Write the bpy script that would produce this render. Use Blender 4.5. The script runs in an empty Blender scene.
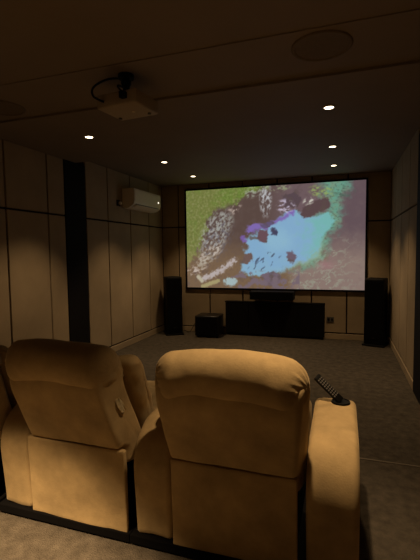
import bpy, bmesh, math, random
from mathutils import Vector, Matrix, noise
random.seed(7)
S = bpy.context.scene
COL = S.collection
PI = math.pi

# ------------------------------------------------------------------ materials
def mat(name, col, rough=.6, metal=0, var=0, vscale=8, bump=0, bscale=200, spec=.5, sheen=0, coat=0):
    m = bpy.data.materials.new(name); m.use_nodes = True
    N = m.node_tree.nodes; L = m.node_tree.links
    b = N['Principled BSDF']
    b.inputs['Base Color'].default_value = (*col, 1)
    b.inputs['Roughness'].default_value = rough
    b.inputs['Metallic'].default_value = metal
    b.inputs['Specular IOR Level'].default_value = spec
    b.inputs['Coat Weight'].default_value = coat
    if sheen:
        b.inputs['Sheen Weight'].default_value = sheen
        b.inputs['Sheen Roughness'].default_value = .4
        b.inputs['Sheen Tint'].default_value = (1, .8, .5, 1)
    tc = N.new('ShaderNodeTexCoord')
    if var:
        nz = N.new('ShaderNodeTexNoise'); nz.inputs['Scale'].default_value = vscale
        nz.inputs['Detail'].default_value = 6; nz.inputs['Roughness'].default_value = .62
        rp = N.new('ShaderNodeValToRGB')
        rp.color_ramp.elements[0].position = .3; rp.color_ramp.elements[1].position = .72
        rp.color_ramp.elements[0].color = (*[c*(1-var) for c in col], 1)
        rp.color_ramp.elements[1].color = (*[min(1, c*(1+var)) for c in col], 1)
        L.new(tc.outputs['Object'], nz.inputs['Vector']); L.new(nz.outputs['Fac'], rp.inputs['Fac'])
        L.new(rp.outputs['Color'], b.inputs['Base Color'])
    if bump:
        n2 = N.new('ShaderNodeTexNoise'); n2.inputs['Scale'].default_value = bscale
        n2.inputs['Detail'].default_value = 3
        bp = N.new('ShaderNodeBump'); bp.inputs['Strength'].default_value = bump
        bp.inputs['Distance'].default_value = .01
        L.new(tc.outputs['Object'], n2.inputs['Vector']); L.new(n2.outputs['Fac'], bp.inputs['Height'])
        L.new(bp.outputs['Normal'], b.inputs['Normal'])
    return m

def emit(name, col, k):
    m = bpy.data.materials.new(name); m.use_nodes = True
    b = m.node_tree.nodes['Principled BSDF']
    b.inputs['Base Color'].default_value = (*col, 1)
    b.inputs['Emission Color'].default_value = (*col, 1)
    b.inputs['Emission Strength'].default_value = k
    return m

M_SUEDE  = mat('tan_suede', (.44, .31, .150), .88, var=.26, vscale=5, bump=.10, bscale=110, spec=.15, sheen=.25)
M_PANEL  = mat('beige_wall_fabric', (.36, .27, .165), .9, var=.10, vscale=3, bump=.12, bscale=300, spec=.15)
M_GROOVE = mat('dark_groove', (.018, .012, .009), .9, var=.1, spec=.1)
M_CEIL   = mat('taupe_ceiling_paint', (.235, .185, .14), .75, var=.05, vscale=2, spec=.2)
M_CARPET = mat('grey_carpet', (.088, .072, .053), .97, var=.32, vscale=14, bump=.9, bscale=130, spec=.05)
M_SEAM   = mat('carpet_seam_strip', (.17, .14, .105), .9, var=.1, spec=.1)
M_BLACK  = mat('black_satin', (.005, .0045, .004), .6, var=.1, spec=.15)
M_BLACKF = mat('black_cloth', (.003, .0025, .0025), .95, var=.15, bump=.2, bscale=400, spec=.1)
M_GLOSS  = mat('black_gloss', (.006, .0055, .005), .35, var=.05, spec=.35)
M_COLUMN = mat('dark_column_finish', (.006, .0045, .004), .8, var=.15, spec=.15)
M_WHITE  = mat('white_plastic', (.78, .68, .52), .45, var=.04, vscale=3, spec=.4)
M_PROJ   = mat('pale_plastic', (.36, .30, .23), .5, var=.05, vscale=3, spec=.4)
M_GREYPL = mat('grey_plastic', (.09, .08, .07), .5, var=.1, spec=.4)
M_RING   = mat('downlight_trim', (.45, .38, .29), .4, var=.03, spec=.4)
M_GRILLE = mat('ceiling_speaker_mesh', (.17, .13, .09), .8, var=.1, vscale=60, spec=.2)
M_METAL  = mat('dark_metal', (.05, .045, .04), .4, metal=.8, var=.1)
M_PALE   = mat('lit_wrinkle_pale', (.86, .72, .46), .85, var=.2, vscale=40, bump=.3, bscale=120, spec=.1)  # for the backrest wrinkle: suede paled to hold the lamplight it catches
M_LAMP   = emit('warm_lamp', (1, .80, .52), 9)
M_LED    = emit('indicator_light', (1, .92, .75), 2.2)
M_BTN    = mat('grey_button', (.16, .15, .14), .5, var=.1, spec=.4)

# ------------------------------------------------------------------ helpers
def link(name, bm, m, parent=None, smooth=False):
    me = bpy.data.meshes.new(name); 
    bmesh.ops.recalc_face_normals(bm, faces=bm.faces[:])
    bm.to_mesh(me); bm.free()
    for mm in (m if isinstance(m, (list, tuple)) else [m]): me.materials.append(mm)
    if smooth:
        for p in me.polygons: p.use_smooth = True
        try: me.set_sharp_from_angle(angle=math.radians(48))
        except Exception: pass
    o = bpy.data.objects.new(name, me); COL.objects.link(o)
    if parent: o.parent = parent
    return o

def tag(o, label, cat, group=None):
    o['label'] = label; o['category'] = cat
    if group: o['group'] = group
    return o

def thing(name, label, cat, loc, rz=0, group=None):
    o = bpy.data.objects.new(name, None); COL.objects.link(o)
    o.empty_display_size = .1
    o.location = loc; o.rotation_euler = (0, 0, rz)
    return tag(o, label, cat, group)

def struct(o):
    o['kind'] = 'structure'; return o

def dup_tree(o, parent=None):
    c = o.copy(); COL.objects.link(c)
    if parent: c.parent = parent
    for ch in list(o.children): dup_tree(ch, c)
    return c

def box(bm, x0, x1, y0, y1, z0, z1, bev=0, seg=2, mi=0, rot=None):
    r = bmesh.ops.create_cube(bm, size=1)
    vs = r['verts']
    c = Vector(((x0+x1)/2, (y0+y1)/2, (z0+z1)/2))
    for v in vs:
        v.co = Vector((v.co.x*(x1-x0), v.co.y*(y1-y0), v.co.z*(z1-z0)))
        if rot: v.co = rot @ v.co
        v.co += c
    fs = set(f for v in vs for f in v.link_faces)
    for f in fs: f.material_index = mi
    if bev:
        es = list(set(e for v in vs for e in v.link_edges))
        rr = bmesh.ops.bevel(bm, geom=es, offset=bev, segments=seg, profile=.5, affect='EDGES')
        for f in rr['faces']: f.material_index = mi
    return bm

def B(*a, **k): return box(bmesh.new(), *a, **k)

def cyl(bm, c, r, h, axis='z', seg=32, r2=None, mi=0):
    M = Matrix.Translation(c)
    if axis == 'x': M = M @ Matrix.Rotation(PI/2, 4, 'Y')
    if axis == 'y': M = M @ Matrix.Rotation(PI/2, 4, 'X')
    r_ = bmesh.ops.create_cone(bm, cap_ends=True, segments=seg, radius1=r, radius2=r if r2 is None else r2, depth=h, matrix=M)
    for f in set(f for v in r_['verts'] for f in v.link_faces): f.material_index = mi
    return bm

def lathe(bm, prof, seg=32, c=(0, 0, 0)):
    rings = []
    for r, z in prof:
        rings.append([bm.verts.new((c[0]+r*math.cos(2*PI*k/seg), c[1]+r*math.sin(2*PI*k/seg), c[2]+z)) for k in range(seg)])
    for a, b in zip(rings, rings[1:]):
        for k in range(seg):
            bm.faces.new((a[k], a[(k+1) % seg], b[(k+1) % seg], b[k]))
    return bm

def catmull(pts, n, closed=False):
    out = []; N = len(pts); P = [Vector(p) for p in pts]
    segs = N if closed else N-1
    for i in range(segs):
        if closed: a, b, c, d = P[(i-1) % N], P[i], P[(i+1) % N], P[(i+2) % N]
        else: a, b, c, d = P[max(i-1, 0)], P[i], P[i+1], P[min(i+2, N-1)]
        for k in range(n):
            t = k/n
            out.append(.5*((2*b)+(c-a)*t+(2*a-5*b+4*c-d)*t*t+(3*b-a-3*c+d)*t**3))
    if not closed: out.append(P[-1])
    return out

def tube(bm, pts, r, seg=8, n=6):
    P = catmull(pts, n)
    rings = []; up = Vector((.123, .3, .95)).normalized()
    for i, p in enumerate(P):
        t = (P[min(i+1, len(P)-1)]-P[max(i-1, 0)]).normalized()
        s = t.cross(up).normalized(); u = s.cross(t)
        rings.append([bm.verts.new(p+r*(math.cos(2*PI*k/seg)*s+math.sin(2*PI*k/seg)*u)) for k in range(seg)])
    for a, b in zip(rings, rings[1:]):
        for k in range(seg): bm.faces.new((a[k], a[(k+1) % seg], b[(k+1) % seg], b[k]))
    bm.faces.new(rings[0][::-1]); bm.faces.new(rings[-1])
    return bm

def resample(P, n):
    P = P+[P[0]]
    d = [0]
    for a, b in zip(P, P[1:]): d.append(d[-1]+(b-a).length)
    out = []; j = 0
    for i in range(n):
        t = d[-1]*i/n
        while d[j+1] < t: j += 1
        k = (t-d[j])/max(1e-9, d[j+1]-d[j])
        out.append(P[j].lerp(P[j+1], k))
    return out

def round_poly(pts, rads, n=6):
    """closed polygon in (y,z) with rounded corners"""
    out = []; N = len(pts)
    for i in range(N):
        a, b, c = Vector(pts[i-1]), Vector(pts[i]), Vector(pts[(i+1) % N])
        r = rads[i] if isinstance(rads, (list, tuple)) else rads
        u = (a-b).normalized(); v = (c-b).normalized()
        L = min(r, .48*(a-b).length, .48*(c-b).length)
        p, q = b+u*L, b+v*L
        for k in range(n+1):
            t = k/n
            out.append(p*(1-t)**2+b*2*t*(1-t)+q*t*t)
    return out

def loft(prof, x0, x1, r, nprof=72, nx=34, nend=7, fn=None):
    """cushion: a closed (y,z) profile run along x with rolled ends; fn(co, u, normal) may move each vertex"""
    bm = bmesh.new()
    P = resample(list(prof), nprof)
    n = len(P)
    area = sum(P[i].x*P[(i+1) % n].y-P[(i+1) % n].x*P[i].y for i in range(n))
    sg = 1 if area > 0 else -1
    nor = []
    for i in range(n):
        t = (P[(i+1) % n]-P[i-1]).normalized()
        nor.append(Vector((t.y, -t.x))*sg)
    st = []
    for k in range(nend):
        th = (k/nend)*PI/2
        st.append((x0+r*(1-math.cos(PI/2-th)) if False else x0+r*(1-math.cos(th)), r*(1-math.sin(th))))
    for k in range(nx+1): st.append((x0+r+(x1-x0-2*r)*k/nx, 0))
    for k in range(nend-1, -1, -1):
        th = (k/nend)*PI/2
        st.append((x1-r*(1-math.cos(th)), r*(1-math.sin(th))))
    rings = []
    for x, d in st:
        ring = []
        for p, m in zip(P, nor):
            q = p-m*d
            co = Vector((x, q.x, q.y))
            if fn: co = fn(co, 2*(x-x0)/(x1-x0)-1, Vector((0, m.x, m.y)))
            ring.append(bm.verts.new(co))
        rings.append(ring)
    for a, b in zip(rings, rings[1:]):
        for k in range(n): bm.faces.new((a[k], a[(k+1) % n], b[(k+1) % n], b[k]))
    for ring in (rings[0], rings[-1]):
        c = sum((v.co for v in ring), Vector())/n
        cv = bm.verts.new(c)
        for k in range(n): bm.faces.new((ring[k], ring[(k+1) % n], cv))
    return bm

# ------------------------------------------------------------------ room
XL, XR, YF, YB = -3.282, 0.724, 7.02, -1.6
HC, HD = 2.752, 2.667          # coffer and dropped band heights
YD0, YD1 = 2.875, 4.42
YN, HN, HNN = 2.29, 2.684, 2.690          # the dropped band
C0, C1 = 4.19, 4.63            # dark columns
ZG = 1.975                     # horizontal groove

bm = B(XL-.2, XR+.2, YB-.2, YF+.2, -.12, 0)
struct(link('floor', bm, M_CARPET))
struct(link('trim_3', B(XL+.03, XR-.03, 2.975, 2.99, 0, .004, bev=.0015), M_SEAM))

bm = bmesh.new()
prof = [(YB-.2, HNN), (YN, HNN), (YN, HN), (YD0, HN), (YD0, HD), (YD1, HD), (YD1, HC), (YF+.2, HC), (YF+.2, 2.95), (YB-.2, 2.95)]
L_ = [bm.verts.new((XL-.2, y, z)) for y, z in prof]; R_ = [bm.verts.new((XR+.2, y, z)) for y, z in prof]
for i in range(len(prof)):
    j = (i+1) % len(prof); bm.faces.new((L_[i], L_[j], R_[j], R_[i]))
bm.faces.new(L_); bm.faces.new(R_[::-1])
struct(link('ceiling', bm, M_CEIL))

def side_wall(name, xs, sgn, cuts, top):
    """dark backing with fabric panels; sgn=+1 when the room lies at larger x"""
    bm = bmesh.new()
    xb0, xb1 = sorted((xs-sgn*.022, xs-sgn*.16))
    box(bm, xb0, xb1, YB-.2, YF+.2, 0, 2.752, mi=1)
    g = .011
    for a, b, tp in cuts:
        for z0, z1 in ((.115, ZG-g), (ZG+g, tp-.002)):
            x0, x1 = sorted((xs, xs-sgn*.03))
            box(bm, x0, x1, a+g, b-g, z0, z1, bev=.006, seg=2, mi=0)
    return struct(link(name, bm, [M_PANEL, M_GROOVE]))

nearY = [YB, -.58, .06, .70, 1.34, 1.98, 2.63, 3.27, 3.89, C0+.008]
farY = [C1-.008, 5.155, 5.81, 6.46, YF+.008]
cuts = []
for a, b in list(zip(nearY, nearY[1:]))+list(zip(farY, farY[1:])):
    cuts.append((a, b, HC if a > 4.4 else (HN if a < 2.2 else HD)))
side_wall('wall_left', XL, 1, cuts, HC)
side_wall('wall_right', XR, -1, cuts, HC)
bm = bmesh.new()
box(bm, XL-.1, XR+.1, YF+.022, YF+.16, 0, HC, mi=1)
gx = [XL-.008, -2.95, -2.34, -1.712, -1.09, -.505, .07, XR+.008]
for a, b in zip(gx, gx[1:]):
    for z0, z1 in ((.115, ZG-.011), (ZG+.011, HC-.002)):
        box(bm, a+.011, b-.011, YF, YF+.03, z0, z1, bev=.006, seg=2, mi=0)
struct(link('wall_front', bm, [M_PANEL, M_GROOVE]))
struct(link('wall_back', B(XL-.2, XR+.2, YB-.16, YB, 0, HC), M_PANEL))
for nm, sgn, xs in (('trim_1', 1, XL), ('trim_2', -1, XR)):
    x0, x1 = sorted((xs-sgn*.03, xs+sgn*.004))
    struct(link(nm, B(x0, x1, C0+.012, C1-.012, 0, HD, bev=.004), M_COLUMN))
def bb(name, *a): struct(link(name, B(*a, bev=.004), M_PANEL))
for nm, sgn, xs in (('baseboard_left', 1, XL), ('baseboard_right', -1, XR)):
    x0, x1 = sorted((xs-sgn*.03, xs+sgn*.003))
    bm = bmesh.new()
    box(bm, x0, x1, YB, C0, 0, .095, bev=.004); box(bm, x0, x1, C1, YF, 0, .095, bev=.004)
    struct(link(nm, bm, M_PANEL))
bb('baseboard_front', XL, XR, YF-.003, YF+.03, 0, .095)

# ------------------------------------------------------------------ the projected picture
def srgb(c): return [((v/255)/12.92 if v/255 <= .04045 else ((v/255+.055)/1.055)**2.4) for v in c]
def inpoly(x, y, P):
    r = False; j = len(P)-1
    for i in range(len(P)):
        if (P[i][1] > y) != (P[j][1] > y) and x < (P[j][0]-P[i][0])*(y-P[i][1])/(P[j][1]-P[i][1])+P[i][0]: r = not r
        j = i
    return r
def sdist(x, y, P):
    d = 1e9
    for i in range(len(P)):
        ax, ay = P[i-1]; bx, by = P[i]
        vx, vy = bx-ax, by-ay; L2 = vx*vx+vy*vy or 1e-9
        t = max(0, min(1, ((x-ax)*vx+(y-ay)*vy)/L2))
        d = min(d, math.hypot(x-ax-t*vx, y-ay-t*vy))
    return d if inpoly(x, y, P) else -d
def seg_d(x, y, a, b):
    vx, vy = b[0]-a[0], b[1]-a[1]; t = max(0, min(1, ((x-a[0])*vx+(y-a[1])*vy)/(vx*vx+vy*vy)))
    return math.hypot(x-a[0]-t*vx, y-a[1]-t*vy)
def fb(x, y, s, z=0, o=4): return noise.fractal(Vector((x*s, y*s, z)), 1.0, 2.0, o)
def mix(a, b, t):
    t = max(0, min(1, t)); return [p+(q-p)*t for p, q in zip(a, b)]
def sst(a, b, t):
    t = max(0, min(1, (t-a)/(b-a))); return t*t*(3-2*t)
GREEN = [(180, 170), (280, 170), (272, 186), (256, 192), (246, 198), (238, 204), (226, 207), (218, 211), (212, 219), (209, 232), (203, 243), (200, 252), (193, 262), (180, 268)]
WATER = [(249, 240), (258, 235), (264, 231), (275, 226), (284, 219), (291, 213), (302, 210), (306, 214), (312, 217), (322, 216), (332, 212), (338, 220), (334, 230), (328, 236), (326, 247), (322, 256), (314, 262), (304, 265), (292, 268), (288, 274), (276, 275), (264, 277), (254, 275), (246, 272), (248, 264), (251, 256), (250, 249), (254, 244)]
TEAL = [(327, 170), (352, 170), (348, 190), (342, 198), (343, 214), (340, 228), (331, 232), (329, 250), (320, 262), (308, 266), (300, 264), (310, 256), (322, 250), (324, 238), (324, 226), (322, 216), (333, 212), (334, 203), (328, 195)]
PURP = [(251, 229), (254, 224), (268, 222), (276, 223), (288, 216), (300, 210), (302, 214), (291, 219), (280, 225), (266, 230), (258, 233)]
MAUVE = [(346, 170), (380, 170), (380, 300), (300, 300), (296, 270), (310, 266), (330, 258), (331, 236), (342, 230), (344, 214), (344, 200)]
ISL = [([(263, 234), (266, 230), (273, 230), (275, 235), (273, 242), (266, 241), (262, 238)], (100, 72, 80)),
       ([(277, 229), (280, 228), (284, 231), (283, 235), (278, 234)], (62, 62, 88)),
       ([(255, 236), (262, 236), (264, 240), (257, 239)], (98, 96, 96)),
       ([(293, 252), (298, 251), (303, 257), (299, 263), (294, 260)], (102, 86, 100)),
       ([(306, 214), (310, 205), (322, 200), (332, 198), (334, 207), (326, 211), (316, 216), (309, 218)], (84, 64, 66)),
       ([(288, 196), (300, 192), (308, 198), (304, 207), (292, 208)], (82, 66, 72)),
       ([(266, 224), (274, 221), (282, 222), (276, 227), (268, 228)], (92, 78, 112)),
       ([(250, 254), (257, 252), (259, 259), (253, 264), (247, 262)], (104, 82, 76)),
       ([(268, 275), (280, 271), (288, 276), (286, 284), (272, 286)], (108, 92, 104))]
def picture(x, y):
    w1, w2 = fb(x, y, .12, 3)*3.2, fb(x, y, .12, 11)*3.2
    w3 = fb(x, y, .5, 17)*1.3; X, Y = x+w1+w3, y+w2-w3
    n = fb(x, y, .16, 5); n2 = fb(x, y, .45, 9)
    c = mix((84, 66, 60), (116, 92, 68), sst(225, 270, y)+.25*n)
    c = mix(c, (104, 84, 88), sst(262, 300, x)*sst(260, 225, y))
    c = mix(c, (86, 70, 68), max(0, n)*.8)
    d = sdist(X, Y, MAUVE)
    if d > -6:
        mc = mix((94, 76, 82), (132, 112, 104), sst(218, 268, y)+.15*n)
        ten = 1-abs(fb(X*.6, Y*1.1, .11, 21))*7
        mc = mix(mc, (148, 152, 134), max(0, ten)*.85*sst(228, 246, y)*sst(372, 330, x))
        mc = mix(mc, (148, 110, 112), sst(10, 0, math.hypot((X-331)*.7, Y-264))*.8)
        c = mix(c, mc, sst(-6, 5, d))
    d = sdist(X, Y, TEAL)
    tc = mix((98, 156, 134), (114, 148, 122), n*1.2+.4)
    tc = mix(tc, (82, 104, 92), sst(.1, .5, n2)*.8)
    c = mix(c, tc, sst(-8+n*5, 4, d)*.95)
    d = sdist(X, Y, WATER)
    wc = mix((126, 168, 202), (136, 176, 188), sst(255, 285, y)*.7+sst(305, 335, x)*.7+.3*n)
    wc = mix(wc, (108, 178, 170), sst(302, 332, x+n*10)*.8)
    c = mix(c, wc, sst(-1.8, 1.8, d))
    c = mix(c, (142, 186, 206), sst(22, 4, math.hypot(X-284, (Y-240)*1.2))*.55*sst(0, 3, d))
    c = mix(c, (142, 156, 128), sst(4.5, 0, abs(d))*.55*sst(285, 305, x)*sst(236, 250, y))
    d = sdist(X, Y, PURP); c = mix(c, (122, 100, 172), sst(-1.2, 1.5, d))
    c = mix(c, (116, 88, 158), sst(5, 2, math.hypot(X-249, (Y-239)*1.2)))
    X2, Y2 = x+w1*.35, y+w2*.35
    for P, ic in ISL:
        d = sdist(X2, Y2, P); c = mix(c, mix(ic, (86, 72, 66), n), sst(-.9, .9, d+n2*1.2))
    # flecks in the water
    if 252 < x < 290 and 250 < y < 275: c = mix(c, (70, 80, 100), sst(.28, .55, fb(x+y*.5, y*.6, .24, 31, 3)-.12*abs(fb(x, y, .08, 33)))*.8*sst(252, 257, x)*sst(290, 283, x)*sst(250, 254, y))
    if 236 < x < 306 and y > 268: c = mix(c, (112, 96, 104), sst(.0, .25, fb(x, y, .14, 41))*sst(269, 275, y))
    # green hills
    d = sdist(X+fb(x, y, .25, 61)*5, Y, GREEN)
    gc = mix((111, 117, 58), (102, 124, 50), sst(205, 245, x)+n*.8)
    gc = mix(gc, (150, 148, 104), sst(.05, .5, n2)*.45); gc = mix(gc, (90, 98, 50), sst(.1, .5, -n2)*.45)
    gc = mix(gc, (146, 132, 88), sst(245, 268, y)*.7)
    c = mix(c, gc, sst(-3, 2.5, d))
    # pale speckled shallows
    def speck(cx, cy, rx, ry, a, th, col, k, zz, fq=.27):
        nonlocal c
        dx, dy = x-cx, y-cy; ca, sa = math.cos(a), math.sin(a)
        q = ((dx*ca+dy*sa)/rx)**2+((-dx*sa+dy*ca)/ry)**2
        if q < 1.6:
            f = fb(x*ca+y*sa, (-x*sa+y*ca)*1.6, fq, zz, 5)+.5*fb(x, y, .13, zz+5, 2)
            c = mix(c, col, sst(th-.2, th+.6, f+.25*n2)*sst(1.6, .3, q)*k)
    speck(219, 233, 26, 14, -1.05, -.12, (172, 174, 170), .8, 71)
    speck(221, 240, 26, 13, -1.05, .05, (92, 88, 100), .6, 75)
    speck(196, 270, 13, 5, -.25, -.05, (196, 180, 168), .9, 81)
    speck(213, 254, 16, 7, -.6, -.02, (196, 184, 172), .85, 85)
    speck(272, 198, 18, 6, PI/2, -.1, (192, 196, 200), .9, 91)
    speck(228, 222, 12, 9, -.8, -.05, (168, 172, 160), .7, 131)
    speck(206, 262, 12, 6, -.5, -.1, (176, 166, 150), .75, 135)
    speck(322, 256, 10, 7, -.6, -.1, (132, 168, 148), .7, 139)
    speck(262, 190, 14, 6, -.4, -.02, (168, 176, 158), .8, 95)
    speck(292, 206, 9, 7, 0, -.02, (206, 196, 220), .9, 99)
    speck(314, 201, 6, 4, -.5, -.05, (206, 204, 190), .9, 103)
    speck(326, 192, 12, 6, .2, -.05, (146, 172, 92), .8, 107)
    speck(284, 187, 12, 5, 0, .0, (150, 160, 122), .8, 111)
    speck(346, 192, 10, 6, 0, .0, (70, 92, 80), .7, 115)
    speck(240, 208, 8, 5, -.6, .05, (190, 172, 160), .8, 119)
    d = seg_d(X2, Y2, (205, 279), (222, 272)); d = min(d, seg_d(X2, Y2, (222, 272), (240, 260)))
    c = mix(c, (186, 176, 176), sst(4.2, .6, d+n2*2.6+n)*.9)
    d = seg_d(X2, Y2, (200, 277), (204, 281)); c = mix(c, (180, 172, 150), sst(3, 1, d))
    d = seg_d(X2, Y2, (204, 287), (222, 281)); c = mix(c, (160, 148, 104), sst(3, 1, d+n2))
    d = math.hypot((X2-235)/8, (Y2-282)/5); c = mix(c, (158, 178, 180), sst(1.1, .7, d+n2*.3))
    return mix(c, (150, 142, 136), .06)

SX0, SX1, SZ0, SZ1, SYF = -2.775, .345, .845, 2.635, 6.985
root = thing('projection_screen', 'large wall-mounted projection screen showing an aerial picture of green hills and blue water', 'screen', ((SX0+SX1)/2, SYF, SZ0))
ox, oy, oz = root.location
fr = bmesh.new(); t = .03
box(fr, SX0-t-ox, SX1+t-ox, 0, YF-.001-oy, SZ0-t-oz, SZ0-oz, bev=.004)
box(fr, SX0-t-ox, SX1+t-ox, 0, YF-.001-oy, SZ1-oz, SZ1+t-oz, bev=.004)
box(fr, SX0-t-ox, SX0-ox, 0, YF-.001-oy, SZ0-oz, SZ1-oz, bev=.004)
box(fr, SX1-ox, SX1+t-ox, 0, YF-.001-oy, SZ0-oz, SZ1-oz, bev=.004)
link('frame', fr, M_BLACKF, root)
NX, NZ = 300, 172
bm = bmesh.new(); vs = []; cols = []
for j in range(NZ+1):
    v = j/NZ
    for i in range(NX+1):
        u = i/NX
        vs.append(bm.verts.new((SX0+(SX1-SX0)*u-ox, .012, SZ0+(SZ1-SZ0)*v-oz)))
        px = 187+178.5*u; top = 190.5-9.5*u; bot = 288+1.5*u
        cols.append(srgb(picture(px, bot+(top-bot)*v)))
W = NX+1
for j in range(NZ):
    for i in range(NX): bm.faces.new((vs[j*W+i], vs[j*W+i+1], vs[(j+1)*W+i+1], vs[(j+1)*W+i]))
bc = [bm.verts.new((x-ox, .024, z-oz)) for x, z in ((SX0, SZ0), (SX1, SZ0), (SX1, SZ1), (SX0, SZ1))]
bm.faces.new(bc[::-1])
edge = [vs[0:W], [vs[j*W+NX] for j in range(NZ+1)], vs[NZ*W:][::-1], [vs[j*W] for j in range(NZ, -1, -1)]]
for k, e in enumerate(edge): bm.faces.new(list(e)+[bc[(k+1) % 4], bc[k]])
me = bpy.data.meshes.new('screen_surface'); bm.to_mesh(me); bm.free()
at = me.color_attributes.new('picture', 'FLOAT_COLOR', 'POINT')
for i, c in enumerate(cols): at.data[i].color = (*c, 1)
m = bpy.data.materials.new('lit_picture'); m.use_nodes = True
N = m.node_tree.nodes; L = m.node_tree.links; b = N['Principled BSDF']
b.inputs['Base Color'].default_value = (.03, .03, .03, 1); b.inputs['Roughness'].default_value = .9
b.inputs['Specular IOR Level'].default_value = 0
a_ = N.new('ShaderNodeVertexColor'); a_.layer_name = 'picture'
L.new(a_.outputs['Color'], b.inputs['Emission Color']); b.inputs['Emission Strength'].default_value = 1.0
me.materials.append(m)
o = bpy.data.objects.new('screen_surface', me); COL.objects.link(o); o.parent = root
o['label'] = 'bright fabric with the projected picture'

# ------------------------------------------------------------------ recliners
def fabric(amp, sc, seed):
    def f(co, u, nn):
        k = noise.fractal(Vector((co.x*sc+seed, co.y*sc, co.z*sc)), 1, 2, 3)
        return co+nn*k*amp
    return f
Y0 = 2.10
YS = 2.125
def yz(pts): return [(y-Y0, z) for y, z in pts]

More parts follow.
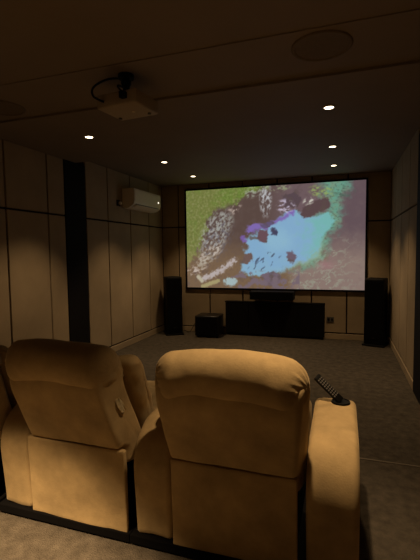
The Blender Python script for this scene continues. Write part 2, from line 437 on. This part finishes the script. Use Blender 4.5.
def make_recliner(label, right_arm, seed, cx, rz=0, ux=0, us=1, tp=.93):
    t = thing('recliner', label, 'recliner', (cx, YS, 0), rz, 'row of tan home cinema recliners')
    # dark carcass near the floor
    bm = B(-.285, .285, 1.80-Y0, 2.50-Y0, .05, .40, bev=.01)
    box(bm, -.541, .565 if right_arm else .319, 1.695-Y0, 2.47-Y0, .012, .058, bev=.004)
    link('base', bm, M_BLACKF, t)
    for sx in (-.46, .26):
        for y in (1.78, 2.40):
            link('foot', cyl(bmesh.new(), (sx, y-Y0, .007), .03, .014, seg=20), M_BLACK, t)
    # lower back panel, hanging
    def pan(co, u, nn):
        z = co.z; k = max(0, (.16-z)/.16)
        w = .005*math.sin(u*3.6+seed)+.002*math.sin(u*8+seed*2)
        co = co+Vector((0, -.010*k*k+w*k*.6-.012*(1-u*u)*math.sin(PI*min(1, max(0, (z-.05)/.42)))*.8, w*k*.9-.012*k*max(0, u)**4))
        return fabric(.0035, 5, seed)(co, u, nn)
    P = round_poly(yz([(1.706, .055), (1.688, .496), (1.722, .496), (1.73, .055)]), .008, 4)
    link('lower_back_panel', loft(P, -.303, .303, .008, nprof=110, nx=44, fn=pan), M_SUEDE, t, True)
    # upper back shell
    def bk(co, u, nn):
        co = fabric(.0045, 4, seed+3)(co, u, nn)
        yr = 1.692-Y0-.205*(co.z-.488)
        co.x *= (1+.10*max(0, (co.z-.5)/.4))*(tp+(1-tp)*sst(0, .14, co.y-yr))
        h = sst(.5, .85, co.z); co.x = co.x*(1+(us-1)*h)+ux*.8*h
        return co
    P = round_poly(yz([(1.690, .500), (1.652, .60), (1.584, .82), (1.595, .95), (1.71, .95), (1.80, .70), (1.90, .40), (1.735, .40), (1.732, .500)]), [.012, .1, .05, .05, .05, .1, .03, .03, .01], 6)
    link('backrest', loft(P, -.330, .330, .03, nprof=90, nx=38, fn=bk), M_SUEDE, t, True)
    # headrest roll
    def hd(co, u, nn):
        e = abs(u)
        co = fabric(.0065, 4, seed+9)(co, u, nn)
        # gathered pleats towards the rolled ends
        g = sst(.86, .99, e)*.62
        ang = math.atan2(co.z-.93, co.y-(1.66-Y0))
        co = co+nn*g*(.007*math.sin(ang*17+seed)+.004*math.sin(ang*31+2*seed))
        co.z += .012-.030*e**3+.006*math.sin(u*2+seed)
        co.x *= .88+.12*sst(1.54-Y0, 1.68-Y0, co.y)
        co.x = co.x*us+ux
        return co
    P = catmull(yz([(1.606, .835), (1.570, .875), (1.556, .945), (1.585, 1.013), (1.655, 1.045), (1.735, 1.02), (1.785, .95), (1.80, .87), (1.74, .83), (1.67, .83)]), 8, True)
    link('headrest', loft(P, -.355, .355, .085, nprof=84, nx=46, nend=10, fn=hd), M_SUEDE, t, True)
    # front cushion of the back with side bolsters
    def cu(co, u, nn):
        e = abs(u); co = fabric(.010, 6, seed+14)(co, u, nn)
        co.y += .05*sst(.55, .8, e)
        co.x *= .94+.06*sst(.60, .74, co.z)
        return co
    P = catmull(yz([(1.72, .93), (1.79, .96), (1.845, .91), (1.90, .80), (1.965, .68), (2.02, .56), (2.03, .48), (1.97, .44), (1.88, .47), (1.82, .62), (1.76, .78)]), 7, True)
    link('back_cushion', loft(P, -.335, .335, .06, nprof=80, nx=40, nend=8, fn=cu), M_SUEDE, t, True)
    # seat and footrest
    def se(co, u, nn):
        co = fabric(.010, 6, seed+20)(co, u, nn); co.z += .015*(1-u*u); return co
    P = round_poly(yz([(1.95, .36), (1.95, .49), (2.56, .52), (2.60, .36)]), [.03, .05, .06, .05], 6)
    link('seat_cushion', loft(P, -.288, .288, .045, nprof=70, nx=30, fn=se), M_SUEDE, t, True)
    P = round_poly(yz([(2.60, .34), (2.575, .47), (2.70, .505), (2.82, .45), (2.78, .30), (2.66, .16), (2.60, .18)]), [.04, .05, .06, .05, .05, .03, .03], 6)
    link('footrest', loft(P, -.29, .29, .04, nprof=70, nx=30, fn=se), M_SUEDE, t, True)
    # arms
    arms = [(-.415, .105)]+([(.451, .113)] if right_arm else [])
    for ac, hw in arms:
        def ar(co, u, nn, ac=ac):
            co = fabric(.005, 4, seed+30+ac*10)(co, u, nn)
            k = max(0, (.13-co.z)/.13); co.z += .008*k*math.sin(u*3+seed)
            co.z += .006*(1-u*u)*(1 if co.z > .5 else 0)
            return co
        P = round_poly(yz([(1.722, .052), (1.694, .44), (1.735, .55), (1.85, .625), (2.38, .64), (2.45, .56), (2.46, .052)]), [.012, .10, .10, .10, .06, .06, .02], 7)
        a = link('armrest', loft(P, ac-hw, ac+hw, .03, nprof=110, nx=18, nend=7, fn=ar), M_SUEDE, t, True)
        h = bmesh.new()
        lathe(h, [(.0004, .014), (.042, .014), (.044, .018), (.050, .018), (.052, .012), (.052, .0)], 32, (ac+.03, 2.30-Y0, .634))
        link('cup_holder', h, M_BLACK, a, True)
    return t

r_right = make_recliner('tan suede recliner on the right, arm on both sides and remote in its cup holder', True, 1.3, -.483)
r_left = make_recliner('tan suede recliner in the middle of the row, lower back panel brightly lit', False, 4.1, -1.345, 0, -.045, .92, .86)
r_far = make_recliner('tan suede recliner mostly cut off by the left edge of the photo', False, 7.7, -2.225)
# puckered wrinkle on the middle backrest's side, lamplight put into its pale colour
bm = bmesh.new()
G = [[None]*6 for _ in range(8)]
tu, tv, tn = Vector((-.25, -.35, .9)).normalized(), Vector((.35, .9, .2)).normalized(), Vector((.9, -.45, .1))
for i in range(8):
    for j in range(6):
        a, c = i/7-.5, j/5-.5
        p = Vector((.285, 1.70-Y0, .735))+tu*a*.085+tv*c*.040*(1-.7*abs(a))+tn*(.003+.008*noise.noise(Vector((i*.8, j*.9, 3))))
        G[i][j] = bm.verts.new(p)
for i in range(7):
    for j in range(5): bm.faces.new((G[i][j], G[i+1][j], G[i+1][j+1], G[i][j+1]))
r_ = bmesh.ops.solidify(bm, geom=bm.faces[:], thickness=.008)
wrinkle = link('lit_wrinkle', bm, M_PALE, r_left, True); wrinkle['label'] = 'small crumpled wrinkle on the side of the back, lamplight put into its pale colour'

# ------------------------------------------------------------------ remote in the cup holder
rm = thing('remote_control', 'black remote control with buttons leaning in the recliner cup holder', 'remote control', (.0, 2.32, .652))
d_ = Vector((-.72, .02, .68)).normalized(); n_ = Vector((.50, -.75, .45)); n_ = (n_-d_*n_.dot(d_)).normalized()
rm.rotation_euler = Matrix((n_, d_.cross(n_), d_)).transposed().to_euler()
link('body', B(-.010, .010, -.023, .023, 0, .19, bev=.007, seg=3), M_BLACK, rm, True)
for k in range(9):
    for j in (-1, 0, 1):
        link('button', cyl(bmesh.new(), (.0105, j*.013, .045+k*.015), .0045, .004, 'x', 12), M_BTN, rm)

# ------------------------------------------------------------------ loudspeakers and furniture at the front
def tower(label, x, y, rz):
    t = thing('tower_speaker', label, 'speaker', (x, y, 0), rz, 'tower speakers beside the screen')
    link('plinth', B(-.165, .165, -.18, .18, 0, .03, bev=.006), M_BLACK, t)
    bm = B(-.145, .145, -.155, .165, .03, 1.06, bev=.02, seg=3)
    link('cabinet', bm, M_BLACK, t, True)
    g = link('grille', B(-.13, .13, -.168, -.152, .10, 1.03, bev=.006), M_BLACKF, t)
    link('badge', B(-.018, .018, -.172, -.166, .13, .142, bev=.001), M_METAL, g)
    return t
tower('slim black tower speaker in the left front corner beside the subwoofer', -2.965, 6.74, math.radians(33))
tower('slim black tower speaker in the right front corner beside the screen', .505, 6.78, math.radians(-16))

t = thing('subwoofer', 'black cube subwoofer on the carpet beside the long black cabinet', 'speaker', (-2.262, 6.74, 0), math.radians(4))
for sx in (-.17, .17):
    for sy in (-.15, .15): link('foot', cyl(bmesh.new(), (sx, sy, .015), .022, .03, seg=16), M_BLACK, t)
link('cabinet', B(-.215, .215, -.2, .2, .03, .385, bev=.014, seg=3), M_GLOSS, t, True)
link('grille', B(-.195, .195, -.214, -.198, .05, .365, bev=.008), M_BLACKF, t)

t = thing('media_cabinet', 'long low black cabinet against the wall below the screen', 'cabinet', (-1.145, 6.955, 0))
link('plinth', B(-.84, .84, -.03, .06, 0, .04), M_BLACK, t)
link('body', B(-.865, .865, -.045, .062, .04, .595, bev=.004), M_BLACK, t)
link('top_board', B(-.870, .870, -.066, .063, .595, .615, bev=.003), M_BLACK, t)
for k in range(4):
    x0 = -.862+k*.431
    d = link('door', B(x0+.002, x0+.429, -.062, -.046, .045, .592, bev=.002), M_BLACK, t)
    hx = x0+(.39 if k % 2 == 0 else .04)
    link('handle', B(hx-.006, hx+.006, -.070, -.061, .28, .38, bev=.002), M_BLACK, d)

t = thing('centre_speaker', 'black horizontal centre speaker mounted directly below the screen', 'speaker', (-1.155, 6.86, .67))
link('cabinet', B(-.375, .375, -.10, .13, 0, .145, bev=.01), M_BLACK, t, True)
link('grille', B(-.36, .36, -.112, -.098, .01, .135, bev=.005), M_BLACKF, t)
link('wall_bracket', B(-.05, .05, .128, .164, .02, .12, bev=.002), M_METAL, t)

t = thing('wall_socket', 'small dark double socket on the front wall right of the cabinet', 'socket', (-.19, YF, .335))
link('plate', B(-.06, .06, -.012, -.0005, -.045, .045, bev=.004), M_GREYPL, t)
for s in (-.028, .028):
    link('outlet', B(s-.018, s+.018, -.016, -.011, -.022, .022, bev=.002), M_BLACK, t)

cb = link('speaker_cable', tube(bmesh.new(), [(-2.80, 6.86, .05), (-2.72, 6.95, .012), (-2.63, 6.98, .16), (-2.56, 6.98, .10), (-2.50, 6.96, .05)], .006), M_BLACK, None, True)
tag(cb, 'thin black cable running between left tower speaker and subwoofer', 'cable')

# ------------------------------------------------------------------ air conditioner on the left wall
t = thing('air_conditioner', 'white split air conditioner mounted high on the left wall', 'air conditioner', (XL, 6.03, 2.205))
prof = catmull([(0, 0, 0), (.10, 0, .0), (.185, 0, .045), (.214, 0, .09), (.216, 0, .18), (.212, 0, .285), (.190, 0, .300), (.10, 0, .302), (0, 0, .30)], 4)
bm = bmesh.new()
A_ = [bm.verts.new((p.x+.001, -.47, p.z)) for p in prof]; B_ = [bm.verts.new((p.x+.001, .47, p.z)) for p in prof]
for i in range(len(prof)):
    j = (i+1) % len(prof); bm.faces.new((A_[i], A_[j], B_[j], B_[i]))
bm.faces.new(A_); bm.faces.new(B_[::-1])
bmesh.ops.bevel(bm, geom=[e for e in bm.edges if len(e.link_faces) == 2 and abs(e.verts[0].co.y-e.verts[1].co.y) < 1e-4], offset=.008, segments=2, affect='EDGES')
link('casing', bm, M_WHITE, t, True)
link('front_panel', B(.212, .222, -.455, .455, .105, .27, bev=.003), M_WHITE, t)
bm = B(.105, .212, -.41, .41, .034, .044, rot=Matrix.Rotation(-.50, 3, 'Y'))
link('air_outlet', bm, M_GREYPL, t)
link('louvre', B(.165, .225, -.405, .405, .028, .035, bev=.002, rot=Matrix.Rotation(-.55, 3, 'Y')), M_WHITE, t)
link('indicator_light', B(.221, .2245, .355, .385, .150, .172, bev=.002), M_LED, t)

t = thing('wall_outlet', 'small black outlet with a white plug beside the air conditioner', 'socket', (XL, 5.44, 2.27))
link('plate', B(.0005, .014, -.045, .045, -.045, .045, bev=.004), M_BLACK, t)
link('plug', B(.012, .05, -.005, .04, -.025, .02, bev=.006, seg=3), M_WHITE, t, True)

# ------------------------------------------------------------------ projector under the ceiling
t = thing('ceiling_projector', 'pale video projector hanging from a dark bracket under the near ceiling', 'projector', (-1.385, 2.44, HN), math.radians(-6))
pl = bmesh.new(); cyl(pl, (0, 0, -.012), .052, .024, seg=32); link('mount_plate', pl, M_BLACK, t, True)
po = bmesh.new(); cyl(po, (0, 0, -.08), .022, .12); bmesh.ops.create_uvsphere(po, u_segments=20, v_segments=12, radius=.034, matrix=Matrix.Translation((0, 0, -.05)))
box(po, -.09, .09, -.012, .012, -.152, -.136, bev=.003); box(po, -.012, .012, -.09, .09, -.152, -.136, bev=.003)
link('mount_arm', po, M_BLACK, t, True)
bd = link('body', B(-.155, .155, -.12, .15, -.236, -.146, bev=.014, seg=4), M_PROJ, t, True)
link('lens_ring', cyl(bmesh.new(), (.07, .158, -.19), .036, .03, 'y'), M_BLACK, bd, True)
for k in range(7): link('vent_slat', B(-.1565, -.154, -.09+k*.028, -.075+k*.028, -.215, -.165), M_GREYPL, bd)
for sx in (-.12, .12): link('foot', cyl(bmesh.new(), (sx, .09, -.239), .012, .010, seg=16), M_GREYPL, bd)
link('status_light', cyl(bmesh.new(), (.04, .02, -.2368), .011, .004, seg=16), M_WHITE, bd)
link('cable', tube(bmesh.new(), [(-.03, -.01, -.02), (-.09, -.05, -.025), (-.14, -.10, -.06), (-.15, -.16, -.12), (-.125, -.18, -.18), (-.09, -.125, -.20)], .007), M_BLACK, t, True)
link('cable', tube(bmesh.new(), [(.0, -.02, -.08), (.01, -.06, -.10), (.035, -.13, -.12), (.06, -.17, -.15), (.07, -.125, -.175)], .007), M_BLACK, t, True)
link('connector', B(.05, .09, -.155, -.118, -.205, -.165, bev=.004), M_BLACK, bd)

# ------------------------------------------------------------------ ceiling speakers
def cspk(label, x, y):
    t = thing('ceiling_speaker', label, 'speaker', (x, y, HN), 0, 'round ceiling speakers')
    bm = bmesh.new(); lathe(bm, [(.150, 0), (.150, -.006), (.156, -.011), (.168, -.011), (.173, -.006), (.173, 0)], 48)
    link('rim', bm, M_GRILLE, t, True)
    link('grille', cyl(bmesh.new(), (0, 0, -.003), .150, .006, seg=48), M_GRILLE, t)
cspk('round flush ceiling speaker above the right recliner', -.13, 2.49)
cspk('round flush ceiling speaker at the left edge of the photo', -2.62, 2.62)

# ------------------------------------------------------------------ downlights
WARM = (1, .70, .39)
def down(label, x, y, z, energy, size=86, blend=.6):
    t = thing('downlight', label, 'ceiling light', (x, y, z), 0, 'recessed ceiling downlights')
    bm = bmesh.new(); lathe(bm, [(.037, -.0005), (.037, -.006), (.042, -.009), (.050, -.007), (.053, 0)], 40)
    link('trim_ring', bm, M_RING, t, True)
    link('lens', cyl(bmesh.new(), (0, 0, -.003), .037, .005, seg=32), M_LAMP, t)
    l = bpy.data.lights.new('downlight_beam', 'SPOT'); l.energy = energy; l.color = WARM
    l.spot_size = math.radians(size); l.spot_blend = blend; l.shadow_soft_size = .035
    lo = bpy.data.objects.new('downlight_beam', l); COL.objects.link(lo); lo.parent = t; lo.location = (0, 0, -.03)
E = 58
down('lit downlight in the dropped band at left, nearest the projector', -2.42, 3.50, HD, E)
down('lit downlight in the dropped band, largest at right', -.12, 3.48, HD, E)
down('lit downlight above the air conditioner, second on the left side', -2.355, 5.14, HC, E)
down('lit downlight in the front ceiling, middle of the three at right', -.13, 5.12, HC, E)
down('lit downlight close to the top left corner of the screen', -2.35, 6.25, HC, E)
down('lit downlight closest to the screen, last of the three at right', -.14, 6.24, HC, E)
down('downlight above the right recliner, outside the top of the photo', -.18, 1.74, HNN, 165, 62, 1)
down('downlight behind the middle recliner, outside the top of the photo', -1.66, .36, HNN, 1150, 66.5, .45)

# ------------------------------------------------------------------ world, camera, view
w = bpy.data.worlds.new('dark'); S.world = w; w.use_nodes = True
w.node_tree.nodes['Background'].inputs[0].default_value = (0, 0, 0, 1)
cam = bpy.data.cameras.new('camera'); co = bpy.data.objects.new('camera', cam); COL.objects.link(co)
yaw, pitch, roll, F = -.3212, -.0696, -.0120, 399.4
f = Vector((math.sin(yaw)*math.cos(pitch), math.cos(yaw)*math.cos(pitch), math.sin(pitch)))
r = Vector((math.cos(yaw), -math.sin(yaw), 0)); u = r.cross(f)
r2 = math.cos(roll)*r+math.sin(roll)*u; u2 = math.cos(roll)*u-math.sin(roll)*r
Mx = Matrix((r2, u2, -f)).transposed().to_4x4(); Mx.translation = (0, 0, 1.5)
co.matrix_world = Mx
cam.sensor_fit = 'VERTICAL'; cam.sensor_height = 36; cam.lens = 36*F/560
cam.clip_start = .02
S.camera = co
S.view_settings.view_transform = 'Standard'; S.view_settings.look = 'None'
S.view_settings.gamma = 1; S.view_settings.use_curve_mapping = False
S.view_settings.exposure = 0
